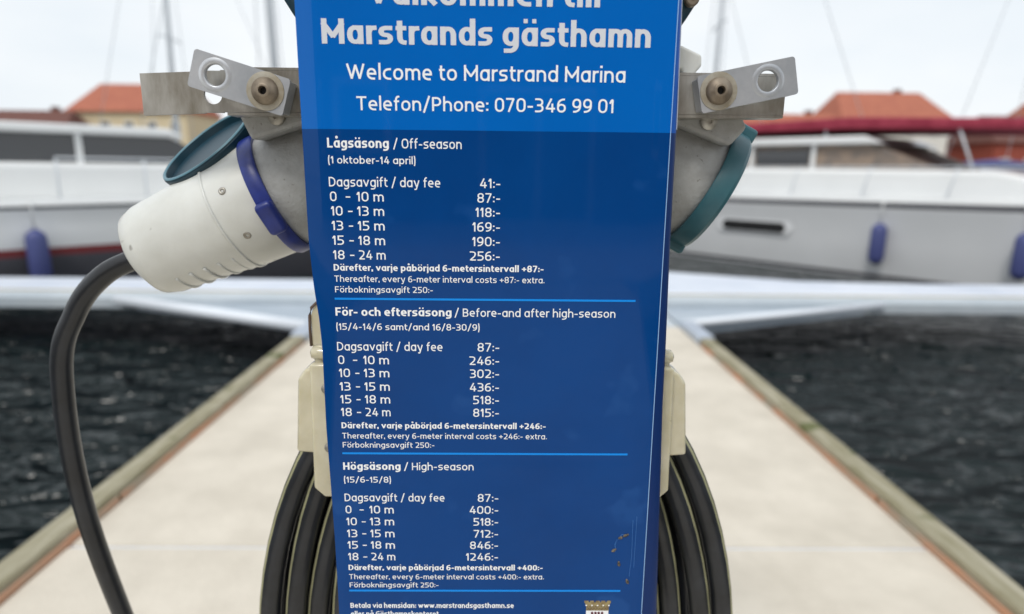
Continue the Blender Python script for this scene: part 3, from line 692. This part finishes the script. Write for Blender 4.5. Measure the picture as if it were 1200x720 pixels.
# wedge shaped socket housing shoulder
bm = nb(); prism(bm, [(-.2048, 1.146), (-.2009, 1.1378), (-.1932, 1.1210), (-.1555, 1.1327), (-.1, 1.148), (.1, 1.148), (.1343, 1.1353), (.1737, 1.1205), (.1863, 1.1346), (.1816, 1.1427), (.178, 1.150), (.178, 1.160), (-.2, 1.160)], .0490, .13, bev=.003); obj('socket_shoulder', bm, M['greyplast'], ped)
aL = Vector((-.90, -.06, -.41)).normalized(); aR = Vector((.88, -.06, -.47)).normalized()
CL, CR = Vector((-.1925, .100, 1.0785)), Vector((.1680, .100, 1.0890))
for c, a, nm in ((CL, aL, 'left'), (CR, aR, 'right')):
    bm = nb(); lathe(bm, c, a, [(-.10, 0), (-.10, .0455), (-.03, .0475), (-.004, .0482), (-.001, .0465), (-.001, 0)], 64); smooth_by_angle(obj('socket_barrel', bm, M['greyplast'], ped))
# right: closed teal lid with rim and lugs
bm = nb(); lathe(bm, CR, aR, [(-.003, .0475), (-.0035, .0515), (-.001, .0532), (.011, .0532), (.014, .051), (.0145, .042), (.010, .038), (.010, 0)], 72); lid = smooth_by_angle(obj('socket_lid', bm, M['teal'], ped))
A_, U_, V_ = frame_of(aR)
chord = Vector((.0243, 0, .0474)).normalized(); chord = (chord - aR*chord.dot(aR)).normalized(); side = aR.cross(chord)
RM = Matrix((aR, side, chord)).transposed().to_4x4()
bm = nb(); box(bm, CR + chord*.0535 + aR*.008, (.018, .026, .013), RM, bev=.003, seg=3); obj('hinge_lug', bm, M['teal'], lid)
bm = nb(); box(bm, CR - chord*.0525 + aR*.005, (.018, .026, .012), RM, bev=.003, seg=3); obj('latch_lug', bm, M['teal'], lid)
# left: open lid of the socket
u1 = Vector((-.844, 0, -.537)); v1 = Vector((.537, 0, -.844)); nl = (v1*(-.88) + Vector((0, -.47, 0))).normalized()
bm = nb(); lathe(bm, Vector((-.2525, .105, 1.118)), nl, [(-.010, 0), (-.010, .040), (-.007, .044), (.0, .045), (.0015, .044), (.0015, .0415), (-.004, .040), (-.004, 0)], 72)
ol = smooth_by_angle(obj('open_lid', bm, M['teal_dark'], ped))
bm = nb(); lathe(bm, Vector((-.2525, .105, 1.118)), nl, [(.0016, .0445), (.0026, .0438), (.0026, .0422), (.0016, .0416)], 72); obj('lid_rim', bm, M['teal_rim'], ol, smooth=True)
bm = nb(); tube(bm, [(-.2145, .10, 1.141), (-.2, .09, 1.139)], .006, 12); obj('lid_hinge', bm, M['teal_dark'], ol, smooth=True)
# steel crossbar: C-channel, built as face strip with notch, top and bottom lips
BL, BR, BT, BB, BY = -.262, .2044, 1.1690, 1.1425, .030
bm = nb()
def bar_face(bm):
    # front face around a half-round notch hole at left: strips of quads
    hx, hz, hr = -.2110, 1.1520, .0066
    prism(bm, [(hx+hr, BB-.0025), (hx+hr, BT-.0), (BR, BT), (BR, BB)], BY, BY+.0025)
    prism(bm, [(BL, BB-.0055), (BL, BT-.003), (hx-hr, BT-.001), (hx-hr, BB-.0035)], BY, BY+.0025)
    n_ = 12
    for k in range(n_):
        a0, a1 = PI*k/n_, PI*(k+1)/n_
        x0, x1 = hx+hr*math.cos(a0), hx+hr*math.cos(a1)
        prism(bm, [(x0, hz+hr*math.sin(a0)), (x1, hz+hr*math.sin(a1)), (x1, BT-.0005), (x0, BT-.0005)], BY, BY+.0025)
        prism(bm, [(x0, hz-hr*math.sin(a0)), (x1, hz-hr*math.sin(a1)), (x1, BB-.003), (x0, BB-.003)], BY, BY+.0025)
bar_face(bm)
crossbar = obj('crossbar', bm, M['steel_old'], ped)
bm = nb(); prism(bm, [(-.2017, BT+.0002), (-.2017, BT+.0022), (BR, BT+.0022), (BR, BT+.0002)], BY+.0002, BY+.018); obj('upper_lip', bm, M['steel_old'], crossbar)
bm = nb(); prism(bm, [(-.2017, BB-.0047), (-.2017, BB-.0027), (BR, BB-.0002), (BR, BB-.0022)], BY+.0002, BY+.018); obj('lower_lip', bm, M['steel_old'], crossbar)
bm = nb(); prism(bm, [(BR-.003, BB), (BR-.003, BT), (BR, BT-.006), (BR, BB+.001)], BY+.0026, BY+.018); obj('end_cap', bm, M['steel_old'], crossbar)
for x0 in (-.172, .155):      # screw heads peeping out below the bar
    bm = nb(); lathe(bm, (x0, .048, 1.1385), (0, -1, 0), [(0, .0065), (.003, .0062), (.0045, .004), (.0045, .0018), (.003, .0018), (.003, 0)], 20)
    smooth_by_angle(obj('screw', bm, M['steel_old'], ped))
# tilted bracket plates
def bracket(bolt, hole, L0, L1, Wd, side, label):
    d = (Vector(hole)-Vector(bolt)).normalized(); nrm = Vector((-d.y, d.x)) if d.x > 0 else Vector((d.y, -d.x))
    y0, th = .0135, .0028
    P = lambda u, v: Vector((bolt[0]+d.x*u+nrm.x*v, bolt[1]+d.y*u+nrm.y*v))
    hd = (Vector(hole)-Vector(bolt)).length; hr = .0072
    bm = nb(); h = Wd/2
    # outline with rounded corners triangulated round the hole
    def rc(cu, cv, r, a0):
        return [(cu+r*math.cos(a0+PI/2*k/4), cv+r*math.sin(a0+PI/2*k/4)) for k in range(5)]
    r = .0022
    outl = rc(L1-r, h-r, r, 0) + rc(-L0+r, h-r, r, PI/2) + rc(-L0+r, -h+r, r, PI) + rc(L1-r, -h+r, r, -PI/2)
    outl = outl[::-1]
    n_ = 40; hol = [(hd+hr*math.cos(2*PI*k/n_), hr*math.sin(2*PI*k/n_)) for k in range(n_)]
    t = bmesh.new()
    oe, he = [], []
    ov = [t.verts.new((P(*p).x, y0, P(*p).y)) for p in outl]; hv = [t.verts.new((P(*p).x, y0, P(*p).y)) for p in hol]
    for lst in (ov, hv):
        for i in range(len(lst)): oe.append(t.edges.new((lst[i], lst[(i+1) % len(lst)])))
    bmesh.ops.triangle_fill(t, edges=oe, use_beauty=True)
    ex = bmesh.ops.extrude_face_region(t, geom=t.faces[:])
    for v in [e for e in ex['geom'] if isinstance(e, bmesh.types.BMVert)]: v.co.y += th
    bmesh.ops.recalc_face_normals(t, faces=t.faces[:])
    merge(bm, t)
    # side lips folded back, at the inner end and along the lower edge
    ang = math.atan2(d.y, d.x)
    rot = Matrix.Rotation(-ang, 4, 'Y')
    c = P(-L0+.0016, 0); box(bm, (c.x, y0+.0085, c.y), (.003, .0135, Wd-.003), rot, bev=.0008)
    c = P((L1-L0)/2, (-h+.0013)); box(bm, (c.x, y0+.0068, c.y), (L0+L1-.006, .0080, .0026), rot, bev=.0006)
    o = obj('bracket_plate', bm, M['steel'], ped); o['label'] = label
    # raised collar round the open hole
    c = P(hd, 0)
    bm = nb(); lathe(bm, (c.x, y0, c.y), (0, -1, 0), [(-.003, hr), (.0002, hr+.0002), (.0005, hr+.0007), (.0004, hr+.003), (-.0001, hr+.0046)], 48); smooth_by_angle(obj('hole_collar', bm, M['steel'], o), 60)
    b3 = Vector((bolt[0], y0, bolt[1]))
    bm = nb(); lathe(bm, b3, (0, -1, 0), [(-.0002, .0132), (.0006, .0130), (.0009, .0100), (.0009, .009)], 48); smooth_by_angle(obj('stained_washer', bm, M['stain'], o), 60)
    bm = nb(); lathe(bm, b3, (0, -1, 0), [(.0009, .0094), (.0020, .0092), (.0042, .0078), (.0052, .0055), (.0058, .0050), (.0062, .0046), (.0062, .0029), (.001, .0026)], 48); bt = smooth_by_angle(obj('bolt', bm, M['bronze'], o), 50)
    bm = nb(); lathe(bm, b3, (0, -1, 0), [(.0022, 0), (.0022, .0029)], 6); obj('hex_recess', bm, M['dark'], bt)
bracket((-.1671, 1.1530), (-.2010, 1.1633), .0150, .0525, .0258, -1, 'bracket plate tilted up to the left of the sign')
bracket((.1501, 1.1567), (.1843, 1.1639), .0135, .0552, .0256, 1, 'bracket plate tilted up to the right of the sign')
# white clip above the bar
bm = nb(); prism(bm, [(.118, 1.1925), (.128, 1.1910), (.1434, 1.1845), (.1440, 1.1771), (.1392, 1.1717), (.1385, 1.169), (.130, 1.169), (.129, 1.1740), (.118, 1.176)], .036, .052, bev=.002, seg=3); obj('white_clip', bm, M['white_plug'], ped)
# cream hose hangers on each side
def hanger(s, dx, dz, label, flip):
    t = thing('hose_hanger', label, 'hose hanger', group='cream hose hangers either side of the sign')
    X_ = lambda x: s*x + dx
    bm = nb(); prism(bm, [(X_(.1655), .9345+dz), (X_(.1595), .9430+dz), (X_(.146), .9478+dz), (X_(.132), .9478+dz), (X_(.132), .8685+dz), (X_(.1700), .8715+dz)], .036, .062, bev=.0028, seg=3); smooth_by_angle(obj('hanger_box', bm, M['cream'], t), 50)
    bm = nb(); prism(bm, [(X_(.1525), .9500+dz), (X_(.132), .9500+dz), (X_(.132), .8357+dz), (X_(.1460), .8357+dz), (X_(.1545), .8440+dz)], .027, .0358, bev=.002, seg=3); smooth_by_angle(obj('mounting_rail', bm, M['cream'], t), 50)
    bm = nb(); lathe(bm, (X_(.1462), .042, .955+dz), (s, 0, .12), [(-.012, 0), (-.012, .005), (-.006, .0064), (.002, .0066), (.0075, .0050), (.009, .002), (.009, 0)], 28); smooth_by_angle(obj('knob', bm, M['cream'], t), 60)
    bm = nb(); lathe(bm, (X_(.1475), .042, .945+dz), (0, 0, 1), [(0, .0055), (.004, .0045), (.008, .0058)], 20); obj('knob_neck', bm, M['cream'], t, smooth=True)
    for zz in (.93, .88):
        bm = nb(); lathe(bm, (X_(.140), .0268, zz+dz), (0, -1, 0), [(0, .004), (.0012, .0036), (.0014, 0)], 16); obj('screw', bm, M['steel_old'], t, smooth=True)
    return t
h1 = hanger(-1, .0, 0, 'cream plastic hose hanger left of the sign with a brown looped strap above it', 0)
hanger(1, -.0165, -.0015, 'cream plastic hose hanger right of the sign', 1)
bm = nb(); tube(bm, [(-.1545, .042, .9610), (-.1548, .042, .975), (-.1545, .042, .986), (-.1527, .042, .9925), (-.1485, .042, .9965), (-.1415, .042, .9975), (-.136, .042, .996)], .0012, 10); obj('strap_edge', bm, M['brown'], h1, smooth=True)
bm = nb(); prism(bm, [(-.1537, .960), (-.1537, .986), (-.1515, .992), (-.148, .9955), (-.1415, .9965), (-.13, .9965), (-.13, .960)], .0425, .0455, bev=.0005); obj('strap', bm, M['cream'], h1)

# ================================================================== PLUG in the left socket
plug = thing('shore_power_plug', 'white cylindrical power plug with blue collar pushed into the left socket', 'power plug')
bm = nb(); lathe(bm, CL, aL, [(-.001, .046), (.003, .0492), (.006, .0498), (.04, .0482), (.075, .0430), (.112, .0402), (.122, .037), (.127, .029), (.130, .0), ], 96)
smooth_by_angle(obj('plug_body', bm, M['white_plug'], plug), 60)
chL = Vector((-.0213, 0, .0399)).normalized(); chL = (chL - aL*chL.dot(aL)).normalized(); sL = aL.cross(chL)     # across the plug; sL points toward / away from the camera
if sL.y > 0: sL = -sL
bm = nb(); lathe(bm, CL, aL, [(-.006, .0478), (-.0062, .0510), (-.0045, .0522), (.0045, .0522), (.0062, .0512), (.0062, .0496)], 96); ring = smooth_by_angle(obj('blue_collar', bm, M['bluering'], plug), 50)
RL = Matrix((aL, sL, chL)).transposed().to_4x4()
dtab = (sL*.93 - chL*.36).normalized()
Rt = Matrix((aL, dtab, aL.cross(dtab))).transposed().to_4x4()
bm = nb(); box(bm, CL + dtab*.0520 + aL*.001, (.015, .009, .028), Rt, bev=.0043, seg=5); smooth_by_angle(obj('latch_tab', bm, M['bluering'], ring), 60)
bm = nb(); lathe(bm, CL, aL, [(.0395, .0478), (.0398, .0492), (.0418, .0490), (.0422, .0474)], 96); obj('seam_ring', bm, M['white_plug'], plug, smooth=True)
for an in (-28, 18):
    nn = sL*math.cos(math.radians(an)) + chL*math.sin(math.radians(an))
    bm = nb(); lathe(bm, CL + aL*.026 + nn*.0480, nn, [(0, .0034), (.0012, .0030), (.0014, .0012), (.0006, .0010), (.0006, 0)], 18); obj('screw', bm, M['steel_old'], plug, smooth=True)
for k in range(5):     # grip ribs on the outer end, lower side
    t0 = .050 + k*.0125
    bm = nb()
    pts = []
    for j in range(17):
        an = math.radians(-150 + j*6.5); rr = .0462 - (t0-.05)*.10
        pts.append(CL + aL*t0 + (sL*math.cos(an)+chL*math.sin(an))*rr)
    tube(bm, pts, .0013, 8); obj('grip_rib', bm, M['white_plug'], plug, smooth=True)
bm = nb()
tube(bm, spline([CL + aL*.125, CL+aL*.165, CL+aL*.2+Vector((0, .005, -.02)), CL+aL*.225+Vector((0, .01, -.07)), CL+aL*.235+Vector((0, .03, -.22)), CL+aL*.22+Vector((0, .08, -.5)), CL+aL*.21+Vector((0, .12, -.80)), CL+aL*.19+Vector((-.05, .3, -1.0))]), .009, 14, up=(0, -1, 0))
for v in bm.verts: v.co.z = max(v.co.z, .004)
obj('power_cable', bm, M['rubber'], plug, smooth=True)

# ================================================================== COILED HOSE
rnd = random.Random(3)
pts = []; NL = 13; seg = 72
prm = []
for k in range(NL+1):
    lay = k % 2
    prm.append(dict(a=.2146 - k*.0116 + lay*.011 + rnd.uniform(-.0009, .0009), b=.357 - k*.0115 + lay*.018 + rnd.uniform(-.003, .003), zc=.625+k*.0035+rnd.uniform(-.004, .004), y=.066 + lay*.032 + (k//4)*.003 + rnd.uniform(-.002, .002), xc=-.004+rnd.uniform(-.001, .001)))
for i in range(NL*seg+1):
    k, f = divmod(i, seg); f /= seg
    p, q = prm[k], prm[min(k+1, NL)]
    s = 0 if f < .8 else (f-.8)/.2; s = s*s*(3-2*s)
    g = {kk: p[kk]*(1-s)+q[kk]*s for kk in p}
    th = PI/2 + 2*PI*f - 2*PI*.9
    ex = 1 + .012*math.sin(3*th+k)
    pts.append((g['xc']+g['a']*math.cos(th)*ex, g['y'], g['zc']+g['b']*math.sin(th)))
bm = nb(); tube(bm, pts, .0098, n=18, up=(0, -1, 0), stripe=2)
hose = obj('coiled_hose', bm, [M['rubber'], M['stripe']], smooth=True)
tag(hose, 'black water hose with thin pale stripe hanging in a tall coil behind the sign', 'hose')
